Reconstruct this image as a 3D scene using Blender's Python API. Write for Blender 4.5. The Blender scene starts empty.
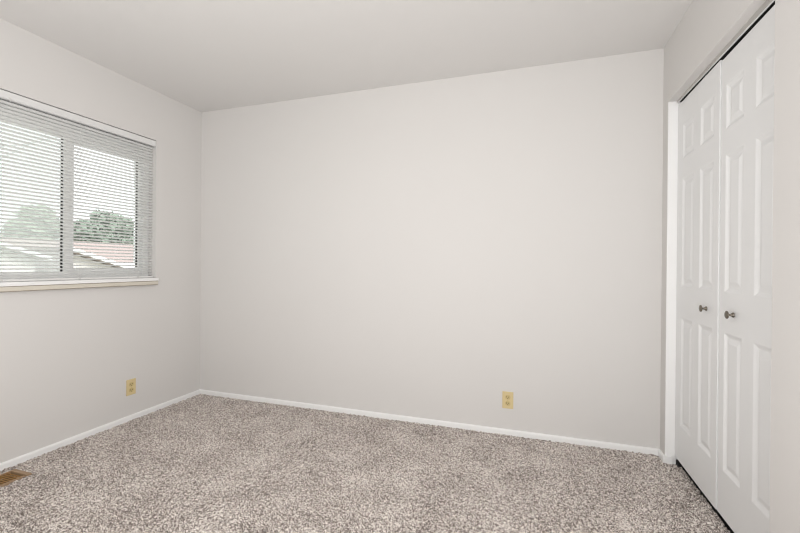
import bpy, bmesh, math, random
import numpy as np
from mathutils import Vector, Matrix

random.seed(7)
S = bpy.context.scene
C = bpy.context.collection

# ------------------------------------------------------------------ camera
F_PX, CX, CY, CH = 400.75347, 2.72437, -2.7733, 1.12705
YAW, PITCH, ROLL = -0.31499, -0.00284, 0.00798
W = 3.4726            # room width (x), left wall at x = 0, back wall at y = 0
H = 2.44
YR = -3.45            # wall behind the camera
fw = Vector((math.sin(YAW) * math.cos(PITCH), math.cos(YAW) * math.cos(PITCH), math.sin(PITCH)))
rt = Vector((math.cos(YAW), -math.sin(YAW), 0))
up = rt.cross(fw)
r2 = rt * math.cos(ROLL) + up * math.sin(ROLL)
u2 = -rt * math.sin(ROLL) + up * math.cos(ROLL)
cam_data = bpy.data.cameras.new('camera')
cam = bpy.data.objects.new('camera', cam_data)
C.objects.link(cam)
cam_data.sensor_width = 36.0
cam_data.lens = F_PX / 800 * 36.0
cam_data.clip_start = 0.02
M = Matrix((r2, u2, -fw)).transposed().to_4x4()
M.translation = (CX, CY, CH)
cam.matrix_world = M
S.camera = cam

# ------------------------------------------------------------------ world, lights, exposure
world = bpy.data.worlds.new('overcast_sky')
S.world = world
world.use_nodes = True
wn = world.node_tree.nodes
bg = wn['Background']
bg.inputs['Color'].default_value = (0.95, 0.98, 1.0, 1)
bg.inputs['Strength'].default_value = 1.9


def area(name, loc, target, sx, sy, power, color=(1, 1, 1)):
    ld = bpy.data.lights.new(name, 'AREA')
    ld.shape = 'RECTANGLE'
    ld.size, ld.size_y = sx, sy
    ld.energy = power
    ld.color = color
    o = bpy.data.objects.new(name, ld)
    C.objects.link(o)
    o.location = loc
    o.rotation_euler = (Vector(target) - Vector(loc)).to_track_quat('-Z', 'Y').to_euler()
    return o


area('camera_side_fill', (3.0, -3.36, 1.40), (0.3, -0.5, 1.3), 0.8, 1.9, 37.5, (1.0, 0.995, 0.99))  # added fill behind the camera, stands for no lamp in the room
area('upward_ceiling_fill', (2.0, -2.75, 0.7), (1.9, -1.0, 2.44), 2.2, 0.9, 31.5, (1.0, 0.995, 0.99))  # added low fill aimed upward to brighten the ceiling

sun_d = bpy.data.lights.new('garden_fill_sun', 'SUN')          # added sun behind the house, brightens the garden side only
sun_d.energy = 4.2
sun_d.angle = 0.5
sun = bpy.data.objects.new('garden_fill_sun', sun_d)
C.objects.link(sun)
sun.rotation_euler = Vector((-0.75, 0.1, -0.65)).to_track_quat('-Z', 'Y').to_euler()

S.view_settings.view_transform = 'Standard'
S.view_settings.look = 'None'
S.view_settings.gamma = 1
S.view_settings.use_curve_mapping = False
S.view_settings.exposure = 0.05


S.cycles.filter_width = 1.2


# ------------------------------------------------------------------ materials
def srgb(*c):
    return tuple(((v / 255) / 12.92 if v / 255 <= 0.04045 else ((v / 255 + 0.055) / 1.055) ** 2.4) for v in c) + (1,)


def mat(name, col, rough=0.6, metal=0.0, bump=None, noise=None, spec=0.5):
    """bump = (scale, strength, distance); noise = (scale, other colour)"""
    m = bpy.data.materials.new(name)
    m.use_nodes = True
    n, l = m.node_tree.nodes, m.node_tree.links
    b = n['Principled BSDF']
    b.inputs['Base Color'].default_value = col
    b.inputs['Roughness'].default_value = rough
    b.inputs['Metallic'].default_value = metal
    b.inputs['Specular IOR Level'].default_value = spec
    tc = n.new('ShaderNodeTexCoord')
    if noise:
        t = n.new('ShaderNodeTexNoise')
        t.inputs['Scale'].default_value = noise[0]
        t.inputs['Detail'].default_value = 3
        l.new(tc.outputs['Object'], t.inputs['Vector'])
        mx = n.new('ShaderNodeMix')
        mx.data_type = 'RGBA'
        mx.inputs[6].default_value = col
        mx.inputs[7].default_value = noise[1]
        l.new(t.outputs['Fac'], mx.inputs[0])
        l.new(mx.outputs[2], b.inputs['Base Color'])
    if bump:
        t = n.new('ShaderNodeTexNoise')
        t.inputs['Scale'].default_value = bump[0]
        t.inputs['Detail'].default_value = 2
        l.new(tc.outputs['Object'], t.inputs['Vector'])
        bp = n.new('ShaderNodeBump')
        bp.inputs['Strength'].default_value = bump[1]
        bp.inputs['Distance'].default_value = bump[2]
        l.new(t.outputs['Fac'], bp.inputs['Height'])
        l.new(bp.outputs['Normal'], b.inputs['Normal'])
    return m


WALL = mat('wall_paint', (0.733, 0.716, 0.698, 1), 0.75, bump=(90, 0.08, 0.002), noise=(1.5, (0.743, 0.726, 0.708, 1)), spec=0.25)
CEIL = mat('ceiling_paint', (0.755, 0.74, 0.725, 1), 0.9, bump=(120, 0.1, 0.002), spec=0.1)
TRIM = mat('white_trim_paint', (0.94, 0.94, 0.935, 1), 0.4, bump=(60, 0.03, 0.001))
DOOR = mat('white_door_paint', (0.85, 0.855, 0.855, 1), 0.42, bump=(140, 0.04, 0.0008))
VINYL = mat('white_window_vinyl', (0.90, 0.90, 0.895, 1), 0.4, bump=(80, 0.02, 0.001))
SLAT = mat('white_blind_metal', (0.93, 0.93, 0.915, 1), 0.4, bump=(60, 0.02, 0.001))
CREAM = mat('cream_sill_paint', (0.74, 0.70, 0.62, 1), 0.45, noise=(14, (0.68, 0.63, 0.53, 1)))
BROWN_STRIP = mat('brown_strip', (0.20, 0.15, 0.10, 1), 0.8, noise=(30, (0.28, 0.22, 0.16, 1)))
RAIL = mat('white_rail_enamel', (0.80, 0.80, 0.795, 1), 0.4, bump=(60, 0.02, 0.001))
CORD = mat('white_cord', (0.78, 0.78, 0.76, 1), 0.8, bump=(900, 0.2, 0.001))
STEEL = mat('grey_track_steel', (0.50, 0.48, 0.46, 1), 0.5, bump=(60, 0.02, 0.001))
BLACK = mat('black_gasket', (0.006, 0.006, 0.006, 1), 0.6, bump=(200, 0.05, 0.001))
CLOSET_SHADE = mat('closet_shade', (0.03, 0.028, 0.026, 1), 0.9, noise=(6, (0.02, 0.02, 0.02, 1)))  # near-black colour paints in the shade of the unlit closet
IVORY = mat('ivory_plastic', srgb(222, 203, 155), 0.4, bump=(100, 0.02, 0.001))
IVORYD = mat('ivory_receptacle_plastic', srgb(208, 187, 134), 0.4, bump=(100, 0.02, 0.001))
SLOT = mat('dark_slot', (0.02, 0.015, 0.01, 1), 0.7, bump=(100, 0.02, 0.001))
NICKEL = mat('aged_nickel', (0.26, 0.235, 0.20, 1), 0.32, 1.0, noise=(80, (0.16, 0.14, 0.115, 1)))
REG_FR = mat('tan_register_enamel', srgb(176, 148, 118), 0.45, noise=(30, srgb(160, 130, 98)))
REG_LV = mat('brown_register_louvre', srgb(168, 122, 55), 0.4, noise=(30, srgb(140, 98, 40)))
REG_BK = mat('dark_duct', (0.008, 0.006, 0.004, 1), 0.9, bump=(50, 0.02, 0.001))
ROOF = mat('overexposed_red_shingles', (0.40, 0.31, 0.29, 1), 0.95, noise=(6, (0.35, 0.28, 0.265, 1)), spec=0.1)  # red made paler, overexposure put into the colour
SIDING = mat('pale_siding', (0.74, 0.68, 0.66, 1), 0.9, noise=(3, (0.70, 0.64, 0.62, 1)), spec=0.1)
FASCIA = mat('white_fascia', (0.85, 0.85, 0.85, 1), 0.8, bump=(20, 0.02, 0.001))
WINDOWD = mat('dark_house_glass', (0.06, 0.07, 0.08, 1), 0.2, bump=(20, 0.01, 0.001))
GRASS = mat('lawn', (0.25, 0.29, 0.20, 1), 0.95, noise=(2, (0.30, 0.31, 0.24, 1)), spec=0.1)
BARK = mat('bark', (0.14, 0.11, 0.09, 1), 0.95, noise=(5, (0.09, 0.07, 0.06, 1)), spec=0.1)
WIRE = mat('weathered_cable', (0.25, 0.25, 0.25, 1), 0.7, bump=(20, 0.02, 0.001))


def hazed_leaf_mat(name, a, b):
    m = mat(name, a, 0.8, noise=(0.9, b), spec=0.1)  # leaf tones lightened, haze painted into the base colour
    return m


LEAF_A = hazed_leaf_mat('hazed_green_leaves', (0.42, 0.47, 0.37, 1), (0.29, 0.35, 0.25, 1))
LEAF_B = hazed_leaf_mat('grey_green_leaves', (0.30, 0.36, 0.29, 1), (0.19, 0.24, 0.19, 1))
LEAF_C = hazed_leaf_mat('russet_green_leaves', (0.42, 0.35, 0.28, 1), (0.28, 0.28, 0.20, 1))


def glass_mat():
    m = bpy.data.materials.new('clear_pane')
    m.use_nodes = True
    n, l = m.node_tree.nodes, m.node_tree.links
    n.clear()
    out = n.new('ShaderNodeOutputMaterial')
    mx = n.new('ShaderNodeMixShader')
    tr = n.new('ShaderNodeBsdfTransparent')
    tr.inputs['Color'].default_value = (0.95, 0.97, 0.96, 1)
    gl = n.new('ShaderNodeBsdfGlossy')
    gl.inputs['Roughness'].default_value = 0.02
    fr = n.new('ShaderNodeFresnel')
    fr.inputs['IOR'].default_value = 1.45
    l.new(fr.outputs[0], mx.inputs[0])
    l.new(tr.outputs[0], mx.inputs[1])
    l.new(gl.outputs[0], mx.inputs[2])
    l.new(mx.outputs[0], out.inputs[0])
    return m


def screen_mat():
    m = bpy.data.materials.new('grey_insect_mesh')
    m.use_nodes = True
    n, l = m.node_tree.nodes, m.node_tree.links
    n.clear()
    out = n.new('ShaderNodeOutputMaterial')
    mx = n.new('ShaderNodeMixShader')
    mx.inputs[0].default_value = 0.34
    tr = n.new('ShaderNodeBsdfTransparent')
    df = n.new('ShaderNodeBsdfTranslucent')
    df.inputs['Color'].default_value = (0.75, 0.75, 0.75, 1)
    l.new(tr.outputs[0], mx.inputs[1])
    l.new(df.outputs[0], mx.inputs[2])
    l.new(mx.outputs[0], out.inputs[0])
    return m


GLASS = glass_mat()
MESH = screen_mat()


def carpet_mat():
    m = bpy.data.materials.new('speckled_beige_carpet')
    m.use_nodes = True
    n, l = m.node_tree.nodes, m.node_tree.links
    b = n['Principled BSDF']
    b.inputs['Roughness'].default_value = 0.95
    b.inputs['Specular IOR Level'].default_value = 0.05
    tc = n.new('ShaderNodeTexCoord')
    vo = n.new('ShaderNodeTexVoronoi')            # yarn tufts, each its own tone
    vo.inputs['Scale'].default_value = 235
    l.new(tc.outputs['Object'], vo.inputs['Vector'])
    sep = n.new('ShaderNodeSeparateColor')
    l.new(vo.outputs['Color'], sep.inputs[0])
    n2 = n.new('ShaderNodeTexNoise')              # clumps of pile
    n2.inputs['Scale'].default_value = 75
    n2.inputs['Detail'].default_value = 3
    l.new(tc.outputs['Object'], n2.inputs['Vector'])
    n3 = n.new('ShaderNodeTexNoise')              # worn, brushed areas
    n3.inputs['Scale'].default_value = 4.5
    n3.inputs['Detail'].default_value = 4
    l.new(tc.outputs['Object'], n3.inputs['Vector'])

    def math_(op, a, bb):
        q = n.new('ShaderNodeMath')
        q.operation = op
        for i, v in enumerate((a, bb)):
            if isinstance(v, (int, float)):
                q.inputs[i].default_value = v
            else:
                l.new(v, q.inputs[i])
        return q.outputs[0]
    v = math_('MULTIPLY', sep.outputs[0], 0.95)
    v = math_('ADD', v, math_('MULTIPLY', n2.outputs['Fac'], 0.75))
    v = math_('ADD', v, math_('MULTIPLY', n3.outputs['Fac'], 0.5))
    v = math_('SUBTRACT', v, 0.60)
    rp = n.new('ShaderNodeValToRGB')
    e = rp.color_ramp.elements
    e[0].position, e[0].color = 0.15, (0.17, 0.14, 0.125, 1)
    e[1].position, e[1].color = 0.85, (0.90, 0.84, 0.79, 1)
    q = e.new(0.42)
    q.color = (0.46, 0.405, 0.37, 1)
    q = e.new(0.6)
    q.color = (0.64, 0.58, 0.54, 1)
    l.new(v, rp.inputs[0])
    l.new(rp.outputs[0], b.inputs['Base Color'])
    return m


CARPET = carpet_mat()


# ------------------------------------------------------------------ mesh helpers
def obj(name, bm, m, parent=None, smooth=False, label=None):
    me = bpy.data.meshes.new(name)
    bmesh.ops.recalc_face_normals(bm, faces=bm.faces)
    bm.to_mesh(me)
    bm.free()
    for k in (m if isinstance(m, (list, tuple)) else [m]):
        me.materials.append(k)
    if smooth:
        for p in me.polygons:
            p.use_smooth = True
    o = bpy.data.objects.new(name, me)
    C.objects.link(o)
    if parent:
        o.parent = parent
    if label:
        o['label'] = label
    return o


def box(bm, x0, x1, y0, y1, z0, z1, bev=0.0, mi=0, mtx=None):
    t = bmesh.new()
    vs = [t.verts.new((x, y, z)) for x in (x0, x1) for y in (y0, y1) for z in (z0, z1)]
    for f in ((0, 1, 3, 2), (4, 6, 7, 5), (0, 4, 5, 1), (2, 3, 7, 6), (0, 2, 6, 4), (1, 5, 7, 3)):
        t.faces.new([vs[i] for i in f])
    bmesh.ops.recalc_face_normals(t, faces=t.faces)
    if bev:
        bmesh.ops.bevel(t, geom=list(t.edges), offset=bev, segments=2, affect='EDGES', profile=0.5)
    merge(bm, t, mtx, mi)


def merge(bm, t, mtx=None, mi=0):
    mp = {}
    for v in t.verts:
        mp[v] = bm.verts.new(mtx @ v.co if mtx else v.co)
    for f in t.faces:
        try:
            g = bm.faces.new([mp[v] for v in f.verts])
            g.material_index = mi
            g.smooth = f.smooth
        except ValueError:
            pass
    t.free()


def prism(bm, pts, axis, a, b, bev=0.0):
    """pts: 2D outline; axis 'y' -> (x,z) swept along y; 'x' -> (y,z) swept along x; 'z' -> (x,y) swept along z"""
    def P(p, t):
        return {'y': (p[0], t, p[1]), 'x': (t, p[0], p[1]), 'z': (p[0], p[1], t)}[axis]
    A = [bm.verts.new(P(p, a)) for p in pts]
    B = [bm.verts.new(P(p, b)) for p in pts]
    bm.faces.new(A)
    bm.faces.new(B[::-1])
    for i in range(len(pts)):
        j = (i + 1) % len(pts)
        bm.faces.new((A[i], B[i], B[j], A[j]))


def lathe(bm, prof, mtx, seg=20):
    """prof: (radius, height) along local z"""
    rings = []
    for r, h in prof:
        if r < 1e-6:
            rings.append([bm.verts.new(mtx @ Vector((0, 0, h)))])
        else:
            rings.append([bm.verts.new(mtx @ Vector((r * math.cos(2 * math.pi * k / seg), r * math.sin(2 * math.pi * k / seg), h))) for k in range(seg)])
    for a, b in zip(rings, rings[1:]):
        for k in range(seg):
            j = (k + 1) % seg
            if len(a) == 1:
                bm.faces.new((a[0], b[k], b[j]))
            elif len(b) == 1:
                bm.faces.new((a[k], a[j], b[0]))
            else:
                bm.faces.new((a[k], a[j], b[j], b[k]))


def tube(bm, pts, r, seg=8):
    rings = []
    for i, p in enumerate(pts):
        p = Vector(p)
        d = (Vector(pts[min(i + 1, len(pts) - 1)]) - Vector(pts[max(i - 1, 0)])).normalized()
        s = d.cross(Vector((0, 0, 1)) if abs(d.z) < 0.9 else Vector((1, 0, 0))).normalized()
        t = d.cross(s)
        rr = r[i] if isinstance(r, (list, tuple)) else r
        rings.append([bm.verts.new(p + (s * math.cos(2 * math.pi * k / seg) + t * math.sin(2 * math.pi * k / seg)) * rr) for k in range(seg)])
    for a, b in zip(rings, rings[1:]):
        for k in range(seg):
            j = (k + 1) % seg
            bm.faces.new((a[k], a[j], b[j], b[k]))
    bm.faces.new(rings[0])
    bm.faces.new(rings[-1][::-1])


def empty(name, loc):
    o = bpy.data.objects.new(name, None)
    o.empty_display_size = 0.1
    o.location = loc
    C.objects.link(o)
    return o


def thing(o, label, cat, group=None):
    o['label'] = label
    o['category'] = cat
    if group:
        o['group'] = group
    return o


def struct(o, label=None):
    o['kind'] = 'structure'
    if label:
        o['label'] = label
    return o


# ------------------------------------------------------------------ room shell
WT = 0.14
WY0, WY1, WZ0, WZ1 = -1.502, -0.440, 1.0, 2.066        # window opening in the left wall
OY0, OY1, OZ = -1.157, -0.100, 2.079                    # closet opening in the right wall
RT = 0.115                                             # right wall thickness

bm = bmesh.new()
box(bm, -WT, 0, YR, WY0, -0.1, H)
box(bm, -WT, 0, WY1, 0.0, -0.1, H)
box(bm, -WT, 0, WY0, WY1, -0.1, WZ0)
box(bm, -WT, 0, WY0, WY1, WZ1, H)
struct(obj('wall_left', bm, WALL))

bm = bmesh.new()
box(bm, -WT, W + 0.8, 0, 0.12, -0.1, H)
struct(obj('wall_back', bm, WALL))

bm = bmesh.new()
box(bm, W, W + RT, OY1, 0, -0.1, H)
box(bm, W, W + RT, OY0, OY1, OZ, H)
box(bm, W, W + RT, YR, OY0, -0.1, H)
struct(obj('wall_right', bm, WALL))

bm = bmesh.new()
box(bm, -WT, W + 0.8, YR - 0.12, YR, -0.1, H)
struct(obj('wall_front', bm, WALL))

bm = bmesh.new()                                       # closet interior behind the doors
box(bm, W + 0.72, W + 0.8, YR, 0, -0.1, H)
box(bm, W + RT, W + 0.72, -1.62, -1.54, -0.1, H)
box(bm, W + 0.051, W + RT, OY1 - 0.030, OY1 - 0.0045, -0.02, 0.030)  # dark block in place of the shade at the jamb foot
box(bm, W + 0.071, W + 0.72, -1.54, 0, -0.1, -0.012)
struct(obj('wall_closet', bm, CLOSET_SHADE))

bm = bmesh.new()
box(bm, -WT, W + 0.8, YR - 0.12, 0.12, H, H + 0.1)
struct(obj('ceiling', bm, CEIL))

# carpet: a dense field of displaced pile, on a slab
rng = np.random.default_rng(3)


def pile(x0, x1, y0, y1, step, hi=0.006, lo=-0.006):
    nx = int(round((x1 - x0) / step)) + 1
    ny = int(round((y1 - y0) / step)) + 1
    X, Y = np.meshgrid(np.linspace(x0, x1, nx), np.linspace(y0, y1, ny), indexing='ij')
    jx = rng.uniform(-0.4, 0.4, X.shape) * step
    jy = rng.uniform(-0.4, 0.4, X.shape) * step
    jx[0], jx[-1] = 0, 0
    jy[:, 0], jy[:, -1] = 0, 0
    Z = rng.uniform(lo, hi, X.shape)
    V = np.stack([X + jx, Y + jy, Z], -1).reshape(-1, 3)
    I = np.arange(nx * ny).reshape(nx, ny)
    Fc = np.stack([I[:-1, :-1], I[1:, :-1], I[1:, 1:], I[:-1, 1:]], -1).reshape(-1, 4)
    return V, Fc


REG = (0.066, 0.212, -1.650, -1.347)                   # floor register opening x0,x1,y0,y1
parts = []
st = 0.0065
parts.append(pile(0, W, REG[3], 0, st))
parts.append(pile(REG[1], W, REG[2], REG[3], st))
parts.append(pile(0, REG[0], REG[2], REG[3], st))
parts.append(pile(0, W, YR, REG[2], st * 1.6))
parts.append(pile(W, W + 0.070, OY0, OY1, st))
V, Fc, off = [], [], 0
for v, f in parts:
    V.append(v)
    Fc.append(f + off)
    off += len(v)
sb = np.array([(x, y, z) for x in (-0.02, W + 0.0705) for y in (YR, 0.0) for z in (-0.1, -0.022)])
V.append(sb)
Fc.append(np.array(((0, 1, 3, 2), (4, 6, 7, 5), (0, 4, 5, 1), (2, 3, 7, 6), (0, 2, 6, 4), (1, 5, 7, 3))) + off)
me = bpy.data.meshes.new('floor')
me.from_pydata(np.concatenate(V).tolist(), [], np.concatenate(Fc).tolist())
me.materials.append(CARPET)
floor = bpy.data.objects.new('floor', me)
C.objects.link(floor)
struct(floor)

# baseboards (rounded top)
BB = 0.037


def bb_prof(s):
    t = 0.0125
    return [(0, -0.02), (s * t, -0.02), (s * t, BB - 0.008), (s * t * 0.75, BB - 0.002), (s * t * 0.45, BB), (0, BB)]


bm = bmesh.new()
prism(bm, bb_prof(-1), 'x', 0, W)
struct(obj('baseboard_back', bm, TRIM))
bm = bmesh.new()
prism(bm, bb_prof(1), 'y', -0.0125, YR)
struct(obj('baseboard_left', bm, TRIM))
bm = bmesh.new()
prism(bm, [(W - a, b) for a, b in bb_prof(1)], 'y', -0.0125, OY1 - 0.004)
box(bm, W - 0.0125, W + 0.034, OY1 - 0.014, OY1 - 0.003, -0.02, BB + 0.009, 0.002)
prism(bm, [(W - a, b) for a, b in bb_prof(1)], 'y', OY0, YR)
struct(obj('baseboard_right', bm, TRIM))

# white jamb board at the far side of the closet opening, with its stop strip
bm = bmesh.new()
box(bm, W - 0.002, W + RT, OY1 - 0.004, OY1 + 0.006, -0.02, OZ, 0.001)
box(bm, W + 0.047, W + 0.07, OY1 - 0.02, OY1 - 0.003, 0.06, OZ, 0.001)
struct(obj('trim_1', bm, TRIM))

# closet head track: grey steel face with a thin white lower edge, dark channel behind
def sag(bm):
    for v in bm.verts:
        if v.co.z < OZ - 0.001:
            v.co.z += (v.co.y - OY1) * 0.0150
    return bm


bm = bmesh.new()
box(bm, W + 0.040, W + 0.043, OY0, OY1 - 0.004, 2.067, OZ)
struct(obj('trim_2', sag(bm), STEEL))
bm = bmesh.new()
box(bm, W + 0.0395, W + 0.044, OY0, OY1 - 0.004, 2.0645, 2.067)
struct(obj('trim_3', sag(bm), TRIM))
bm = bmesh.new()
box(bm, W + 0.046, W + 0.085, OY0, OY1 - 0.004, 2.066, OZ)
struct(obj('trim_4', sag(bm), BLACK))

# ------------------------------------------------------------------ window in the left wall
win = struct(empty('window_1', (-0.07, (WY0 + WY1) / 2, WZ0)), 'white two-pane sliding window in the left wall behind the mini blind')


def wpart(name, bm, m, parent=win, smooth=False, label=None):
    bmesh.ops.translate(bm, verts=bm.verts, vec=-Vector(win.location))
    return obj(name, bm, m, parent, smooth, label)


def frame_bm(x0, x1, y0, y1, z0, z1, l, r, b, t, bev=0.003):
    bm = bmesh.new()
    box(bm, x0, x1, y0, y0 + l, z0, z1, bev)
    box(bm, x0, x1, y1 - r, y1, z0, z1, bev)
    box(bm, x0, x1, y0 + l, y1 - r, z0, z0 + b, bev)
    box(bm, x0, x1, y0 + l, y1 - r, z1 - t, z1, bev)
    return bm


SZ0 = 1.018
wpart('window_frame', frame_bm(-0.138, -0.07, WY0 + 0.001, WY1 - 0.001, SZ0, WZ1 - 0.001, 0.05, 0.05, 0.035, 0.075), VINYL)
# sliding (left) sash, inner plane
s1 = wpart('sash', frame_bm(-0.103, -0.078, WY0 + 0.045, -0.968, 1.050, 1.995, 0.045, 0.062, 0.022, 0.075), VINYL)
bm = bmesh.new()
box(bm, -0.093, -0.089, -1.42, -1.025, 1.065, 1.93)
p = wpart('glass_pane', bm, GLASS, s1)
p.location = (0, 0, 0)
bm = bmesh.new()
box(bm, -0.0785, -0.0765, -1.046, -1.034, 1.072, 1.92)
wpart('gasket', bm, BLACK, s1, label='black gasket line')
# fixed (right) sash, outer plane
s2 = wpart('sash', frame_bm(-0.130, -0.105, -1.015, WY1 - 0.045, 1.050, 1.995, 0.06, 0.034, 0.045, 0.095), VINYL)
bm = bmesh.new()
box(bm, -0.120, -0.116, -0.97, -0.52, 1.085, 1.91)
wpart('glass_pane', bm, GLASS, s2)
bm = bmesh.new()
box(bm, -0.105, -0.103, -0.522, -0.509, 1.10, 1.90)
wpart('gasket', bm, BLACK, s2, label='black gasket line')
# insect screen outside the sliding half
bm = bmesh.new()
box(bm, -0.1345, -0.1335, WY0 + 0.05, -0.99, 1.05, 1.99)
wpart('insect_screen', bm, MESH, label='fine grey insect screen over the left half')
# sill: white stool over a cream apron
bm = bmesh.new()
prism(bm, [(-0.07, WY0 + 0.001), (0.0005, WY0 + 0.001), (0.0005, WY0 - 0.026), (0.030, WY0 - 0.026), (0.030, WY1 + 0.002), (0.0005, WY1 + 0.002), (0.0005, WY1 - 0.001), (-0.07, WY1 - 0.001)], 'z', 0.9965, SZ0)
wpart('window_sill', bm, TRIM)
bm = bmesh.new()
box(bm, 0.0005, 0.0275, WY0 - 0.024, WY1 + 0.0005, 0.968, 0.9935, 0.003)
wpart('sill_apron', bm, CREAM, label='cream wooden strip under the sill')
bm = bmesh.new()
box(bm, 0.0005, 0.0255, WY0 - 0.023, WY1 + 0.0, 0.9655, 0.968)  # thin brown strips below and above the apron
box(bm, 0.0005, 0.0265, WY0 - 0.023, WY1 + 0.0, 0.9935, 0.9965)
wpart('sill_strip', bm, BROWN_STRIP, label='thin brown strips above and below the cream strip')

# ------------------------------------------------------------------ mini blind
BY0, BY1 = WY0 + 0.008, WY1 - 0.007
BX = -0.030
blind = thing(empty('mini_blind', (BX, (BY0 + BY1) / 2, SZ0)), 'white slatted mini blind hanging lowered inside the window recess', 'blind')


def bpart(name, bm, m, smooth=False, parent=blind, label=None):
    bmesh.ops.translate(bm, verts=bm.verts, vec=-Vector(blind.location))
    return obj(name, bm, m, parent, smooth, label)


bm = bmesh.new()
prism(bm, [(-0.030, 2.061), (-0.030, 2.022), (-0.027, 2.019), (-0.006, 2.019), (-0.003, 2.022), (-0.003, 2.060), (-0.006, 2.061)], 'y', WY0 + 0.003, WY1 - 0.003)
bpart('head_rail', bm, RAIL)
bm = bmesh.new()
box(bm, BX - 0.013, BX + 0.013, BY0, BY1, SZ0 + 0.0015, SZ0 + 0.0135, 0.003)
bpart('bottom_rail', bm, SLAT)
PITCH_Z = 0.0213
z = 2.005
tilt = math.radians(19)
nslat = 0
first = None
while z > SZ0 + 0.022:
    if first is None:
        bm = bmesh.new()
        n = 6
        top, bot = [], []
        for i in range(n + 1):
            u = -0.0125 + 0.025 * i / n
            h = 0.0022 * (1 - (u / 0.0125) ** 2)
            x = u * math.cos(tilt) - h * math.sin(tilt)
            zz = u * math.sin(tilt) + h * math.cos(tilt)
            top.append((x, zz + 0.0002))
            bot.append((x, zz - 0.0002))
        prism(bm, top + bot[::-1], 'y', BY0 - blind.location.y, BY1 - blind.location.y)
        first = obj('slat', bm, SLAT, blind)
        first.location = (0, 0, z - blind.location.z)
    else:
        s = first.copy()
        C.objects.link(s)
        s.parent = blind
        s.location = (0, 0, z - blind.location.z)
    z -= PITCH_Z
    nslat += 1
for cy in (-1.372, -0.971, -0.572):
    bm = bmesh.new()
    for x in (BX - 0.0136, BX + 0.0136):
        tube(bm, [(x, cy, 2.02), (x, cy, 1.6), (x, cy, SZ0 + 0.006)], 0.0008, 6)
    bpart('ladder_cord', bm, CORD)
    bm = bmesh.new()
    box(bm, BX + 0.012, BX + 0.0155, cy - 0.008, cy + 0.008, SZ0 + 0.003, SZ0 + 0.012, 0.001)
    bpart('cord_button', bm, CORD)
bm = bmesh.new()
tube(bm, [(-0.004, -1.347, 2.03), (0.004, -1.347, 2.022), (0.006, -1.347, 2.008)], 0.002, 8)
tube(bm, [(0.006, -1.43, 2.012), (0.007, -1.43, 1.7), (0.008, -1.43, 1.35)], 0.0028, 6)
bpart('tilt_wand', bm, CORD)

# ------------------------------------------------------------------ closet doors
DX = W + 0.045          # front face of the doors
DT = 0.034


def leaf_bm(y_left, y_right, z0, z1, panels, ox, oy, oz, DX):
    """moulded leaf; y_left > y_right; panels: (ya, yb, za, zb); coordinates relative to (ox,oy,oz)"""
    bm = bmesh.new()
    ya, yb = panels[0][0], panels[0][1]
    ys = [y_left, ya, yb, y_right]
    zs = [z0]
    for pn in panels:
        zs += [pn[2], pn[3]]
    zs.append(z1)
    zs.sort()
    vd = {}

    def V(x, y, z):
        k = (round(x, 6), round(y, 6), round(z, 6))
        if k not in vd:
            vd[k] = bm.verts.new((x - ox, y - oy, z - oz))
        return vd[k]
    for i in range(3):
        for j in range(len(zs) - 1):
            a, b, c, d = ys[i], ys[i + 1], zs[j], zs[j + 1]
            if i == 1 and j % 2 == 1:
                rings = [(0, 0), (0.004, 0.0005), (0.014, 0.006), (0.021, 0.0085), (0.025, 0.0085), (0.030, 0.0075), (0.044, 0.003), (0.047, 0.0025)]
                q = []
                for ins, dep in rings:
                    q.append([V(DX + dep, a - ins, c + ins), V(DX + dep, b + ins, c + ins), V(DX + dep, b + ins, d - ins), V(DX + dep, a - ins, d - ins)])
                for r0, r1 in zip(q, q[1:]):
                    for k in range(4):
                        m = (k + 1) % 4
                        bm.faces.new((r0[k], r0[m], r1[m], r1[k]))
                bm.faces.new(q[-1])
            else:
                bm.faces.new((V(DX, a, c), V(DX, b, c), V(DX, b, d), V(DX, a, d)))
    bk = [V(DX + DT, y_left, z0), V(DX + DT, y_right, z0), V(DX + DT, y_right, z1), V(DX + DT, y_left, z1)]
    bm.faces.new(bk)
    # sides
    bm.faces.new([V(DX, y, z0) for y in ys] + [bk[1], bk[0]])
    bm.faces.new([V(DX, y, z1) for y in ys] + [bk[2], bk[3]])
    bm.faces.new([V(DX, y_left, z_) for z_ in zs] + [bk[3], bk[0]])
    bm.faces.new([V(DX, y_right, z_) for z_ in zs] + [bk[2], bk[1]])
    return bm


def knob(y, z, parent, o):
    t = Matrix.Translation((DX - o[0], y - o[1], z - o[2])) @ Matrix.Rotation(-math.pi / 2, 4, 'Y')
    bm = bmesh.new()
    lathe(bm, [(0, 0.0), (0.0105, 0.0), (0.0105, 0.002), (0.009, 0.005), (0.0055, 0.008), (0.0045, 0.014), (0.0045, 0.016),
               (0.0070, 0.0185), (0.0145, 0.0205), (0.0165, 0.0225), (0.0160, 0.0250), (0.012, 0.0270), (0.006, 0.0282), (0, 0.0285)], t, 28)
    return obj('knob', bm, NICKEL, parent, True, label='dark aged nickel knob')


def rows(dz):
    return [(0.25 + dz, 0.853 + dz), (1.022 + dz, 1.62 + dz), (1.726 + dz, 1.921 + dz)]


def closet_unit(name, leaves, z0, z1, knob_leaf, ky, kz, dz, label, set_back=0.0):
    o = (DX, (leaves[0][0] + leaves[-1][1]) / 2, z0)
    e = thing(empty(name, o), label, 'closet door')
    for i, (yl, yr, pa, pb) in enumerate(leaves):
        lf = obj('door_leaf', leaf_bm(yl, yr, z0, z1, [(pa, pb, a, b) for a, b in rows(dz)], *o, DX + set_back), DOOR, e)
        if i == knob_leaf:
            knob(ky, kz, lf, o)
    return e


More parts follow.
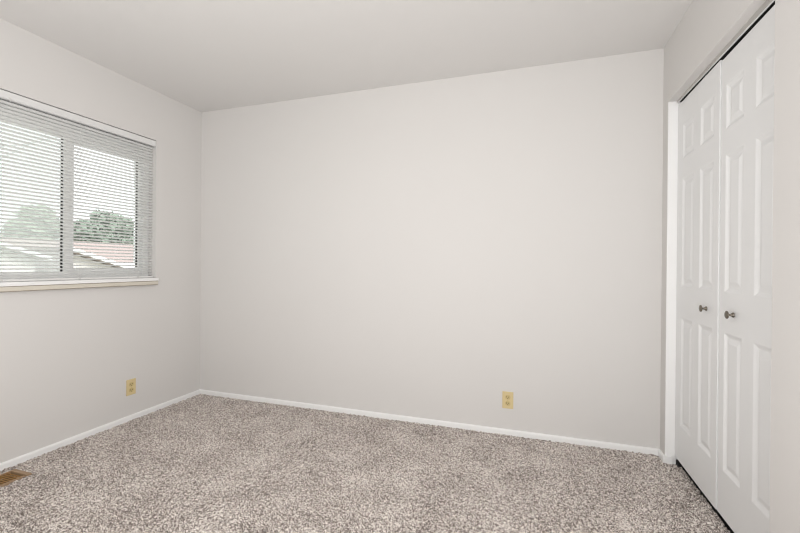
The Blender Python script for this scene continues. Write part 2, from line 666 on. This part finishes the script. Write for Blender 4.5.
closet_unit('bifold_door', [(-0.108, -0.3985, -0.184, -0.350), (-0.3987, -0.6395, -0.426, -0.586)], 0.051, 2.0495, 1, -0.520, 0.934, 0.0,
            'far white panelled bifold closet door, next to the back wall corner')
closet_unit('bifold_door', [(-0.6445, -0.9000, -0.690, -0.846), (-0.9002, -1.1555, -0.930, -1.085)], 0.050, 2.0415, 0, -0.786, 0.934, -0.002,
            'near white panelled bifold closet door, partly hidden by the wall end', 0.004)

# ------------------------------------------------------------------ electrical outlets
def outlet(loc, rot):
    e = empty('electrical_outlet', loc)
    e.rotation_euler = (0, 0, rot)                      # local -y faces the room
    bm = bmesh.new()
    box(bm, -0.0355, 0.0355, -0.006, 0.0, -0.0565, 0.0565, 0.0025)
    obj('cover_plate', bm, IVORY, e)
    for dz in (-0.0205, 0.0205):
        bm = bmesh.new()
        pts = []
        for k in range(24):
            a = 2 * math.pi * k / 24
            pts.append((0.0172 * math.cos(a), max(-0.0142, min(0.0142, 0.0172 * math.sin(a))) + dz))
        prism(bm, pts, 'y', -0.0005, -0.008)
        rc = obj('receptacle', bm, IVORYD, e)
        bm = bmesh.new()
        for sx, hh in ((-0.0064, 0.0042), (0.0064, 0.0034)):
            box(bm, sx - 0.0016, sx + 0.0016, -0.0083, -0.0078, dz + 0.002 - hh, dz + 0.002 + hh)
        lathe(bm, [(0, 0), (0.0024, 0), (0.0024, 0.0005), (0, 0.0005)], Matrix.Translation((0, -0.0078, dz - 0.0085)) @ Matrix.Rotation(math.pi / 2, 4, 'X'), 12)
        obj('slots', bm, SLOT, rc)
    bm = bmesh.new()
    lathe(bm, [(0, 0), (0.0035, 0), (0.003, 0.0012), (0, 0.0015)], Matrix.Translation((0, -0.006, 0)) @ Matrix.Rotation(math.pi / 2, 4, 'X'), 12)
    obj('screw', bm, IVORYD, e, True)
    return e


o = outlet((2.587, -0.0002, 0.232), 0)
thing(o, 'ivory duplex electrical outlet low on the wide back wall', 'outlet')
o = outlet((0.0002, -0.635, 0.238), math.pi / 2)
thing(o, 'ivory duplex electrical outlet on the left wall below the window corner', 'outlet')

# ------------------------------------------------------------------ floor register
x0, x1, y0, y1 = REG
reg = thing(empty('floor_register', ((x0 + x1) / 2, (y0 + y1) / 2, -0.005)), 'brown metal floor register set in the carpet beside the left baseboard', 'floor vent')


def rpart(name, bm, m):
    bmesh.ops.translate(bm, verts=bm.verts, vec=-Vector(reg.location))
    return obj(name, bm, m, reg)


bm = frame = bmesh.new()
e = 0.004
zt = 0.006
box(bm, x0 + e, x1 - e, y1 - 0.026, y1 - e, -0.018, zt, 0.002)
box(bm, x0 + e, x1 - e, y0 + e, y0 + 0.034, -0.018, zt, 0.002)
box(bm, x0 + e, x0 + 0.014, y0 + 0.034, y1 - 0.026, -0.018, zt, 0.002)
box(bm, x1 - 0.016, x1 - e, y0 + 0.034, y1 - 0.034, -0.018, zt, 0.002)
rpart('register_frame', bm, REG_FR)
bm = bmesh.new()
box(bm, x0 + 0.02, x1 - 0.02, y0 + 0.03, y1 - 0.03, -0.021, -0.0185)
rpart('duct', bm, REG_BK)
yy = y1 - 0.043
while yy > y0 + 0.040:
    bm = bmesh.new()
    mt = Matrix.Translation(((x0 + x1) / 2, yy, 0.0005)) @ Matrix.Rotation(math.radians(6), 4, 'X')
    box(bm, -(x1 - x0) / 2 + 0.0145, (x1 - x0) / 2 - 0.0165, -0.0036, 0.0036, -0.001, 0.001, 0, 0, mt)
    rpart('louvre', bm, REG_LV)
    yy -= 0.0135

# ------------------------------------------------------------------ outside the window
GZ = -1.0
bm = bmesh.new()
box(bm, -60, -0.6, -25, 50, GZ - 0.2, GZ)
struct(obj('ground', bm, GRASS))

house = thing(empty('neighbour_house', (-14.5, 8, GZ)), 'low pale house with a pale red shingle roof seen through the window', 'house')


def hpart(name, bm, m, parent=house):
    bmesh.ops.translate(bm, verts=bm.verts, vec=-Vector(house.location))
    return obj(name, bm, m, parent)


bm = bmesh.new()
box(bm, -17.2, -12.6, 1.5, 14.5, GZ, 1.15)
hw = hpart('house_wall', bm, SIDING)
for yy in (3.6, 6.2, 11.0):
    bm = bmesh.new()
    box(bm, -12.6, -12.56, yy, yy + 1.1, -0.1, 0.95)
    hpart('house_window', bm, WINDOWD)
bm = bmesh.new()
prism(bm, [(-17.8, 1.0), (-12.0, 1.0), (-12.0, 1.12), (-14.9, 2.02), (-17.8, 1.12)], 'y', 1.0, 15.0)
rf = hpart('roof', bm, ROOF)
bm = bmesh.new()
box(bm, -11.99, -11.93, 1.0, 15.0, 0.96, 1.13)
hpart('fascia', bm, FASCIA)
# two front wings whose single-pitch roofs fall to the right
for ya, za, yb, zb, xf in ((3.0, 1.83, 4.78, 1.28, -9.9), (5.0, 1.57, 7.0, 0.93, -9.5)):
    bm = bmesh.new()
    prism(bm, [(ya + 0.1, GZ), (yb - 0.2, GZ), (yb - 0.2, zb - 0.04), (ya + 0.1, za - 0.14)], 'x', -12.55, xf - 0.3)
    hpart('wing_wall', bm, SIDING)
    bm = bmesh.new()
    prism(bm, [(ya, za - 0.08), (yb, zb - 0.08), (yb, zb), (ya, za)], 'x', -13.0, xf)
    hpart('wing_roof', bm, ROOF)
    bm = bmesh.new()
    prism(bm, [(ya, za - 0.09), (yb, zb - 0.09), (yb, zb + 0.01), (ya, za + 0.01)], 'x', xf, xf + 0.05)
    hpart('rake_board', bm, FASCIA)


def tree(loc, blobs, leaf, trunk_h, label, seed, n_leaf=2200, size=0.16):
    rnd = random.Random(seed)
    e = thing(empty('leafy_tree', loc), label, 'tree', 'trees behind the neighbour house')
    bm = bmesh.new()
    tube(bm, [(0, 0, 0), (0.05, 0.03, trunk_h * 0.5), (-0.03, 0.05, trunk_h)], [0.2, 0.16, 0.1], 10)
    for k in range(4):
        a = k * 1.6 + rnd.random()
        tube(bm, [(0, 0.03, trunk_h * 0.7), (math.cos(a) * 0.5, math.sin(a) * 0.5, trunk_h * 1.0), (math.cos(a) * 0.9, math.sin(a) * 0.9, trunk_h * 1.25)], [0.09, 0.06, 0.03], 7)
    obj('trunk', bm, BARK, e)
    bm = bmesh.new()
    for k in range(n_leaf):
        bx, by, bz, br = rnd.choices(blobs, weights=[b[3] ** 2 for b in blobs])[0]
        d = Vector((rnd.gauss(0, 1), rnd.gauss(0, 1), rnd.gauss(0, 1))).normalized()
        r = br * (0.55 + 0.5 * rnd.random() ** 0.6)
        c = Vector((bx, by, bz)) + Vector((d.x * r, d.y * r, d.z * r * 0.8))
        s = size * (0.6 + 0.8 * rnd.random())
        nrm = (d + Vector((rnd.gauss(0, .6), rnd.gauss(0, .6), rnd.gauss(0, .6)))).normalized()
        a = nrm.orthogonal().normalized()
        b = nrm.cross(a)
        an = rnd.random() * 6.28
        a, b = a * math.cos(an) + b * math.sin(an), b * math.cos(an) - a * math.sin(an)
        vs = [bm.verts.new(c + a * s + nrm * -0.02), bm.verts.new(c + b * s * 0.55), bm.verts.new(c - a * s), bm.verts.new(c - b * s * 0.55)]
        bm.faces.new(vs)
    obj('foliage', bm, leaf, e)
    return e


# each stands on its own line of sight, at three different depths
def tree_at(X, px_y, k, blobs, leaf, label, seed):
    """k: size factor of the crown"""
    tree((X, px_y, GZ), [(a * k, b * k, c * k, r * k) for a, b, c, r in blobs], leaf, 2.2 * k, label, seed, size=0.16 * k)


tree_at(-20.3, 10.3, 1.0, [(0, 0, 2.9, 1.0), (0, 0.35, 3.9, 0.85), (0, -0.3, 3.6, 0.85), (0, 0.1, 4.4, 0.7)], LEAF_A,
        'pale green leafy tree behind the red roof in the left pane', 1)
tree_at(-24.3, 11.0, 1.1, [(0, 0, 2.5, 0.9), (0, 0.7, 2.9, 0.8), (0, -0.9, 2.5, 0.8)], LEAF_C,
        'low russet tinged tree at the left edge of the window, beside the pale tree', 3)
tree_at(-20.3, 13.6, 1.0, [(0, 0, 3.0, 1.1), (0, 0.6, 4.2, 0.9), (0, -0.8, 3.8, 0.9), (0, 0.0, 4.5, 0.7)], LEAF_B,
        'dense grey green tree in the middle of the right pane', 4)
tree_at(-24.3, 18.4, 1.15, [(0, 0, 2.9, 1.2), (0, 0.9, 3.0, 1.0), (0, -1.2, 3.7, 0.95), (0, -0.4, 4.0, 0.7)], LEAF_B,
        'lower green tree at the right edge of the right pane, behind the dense one', 5)

for (a, b, lab) in (((-20, 7.5, 4.75), (-20, 12.5, 9.45), 'upper grey overhead cable crossing the sky in the left pane'),
                    ((-21, 7.8, 6.2), (-21, 11.8, 7.8), 'short grey overhead cable high at the far left of the window')):
    bm = bmesh.new()
    A, B = Vector(a), Vector(b)
    tube(bm, [A.lerp(B, k / 10) - Vector((0, 0, 0.25 * math.sin(math.pi * k / 10))) for k in range(11)], 0.03, 6)
    thing(obj('overhead_cable', bm, WIRE), lab, 'cable')
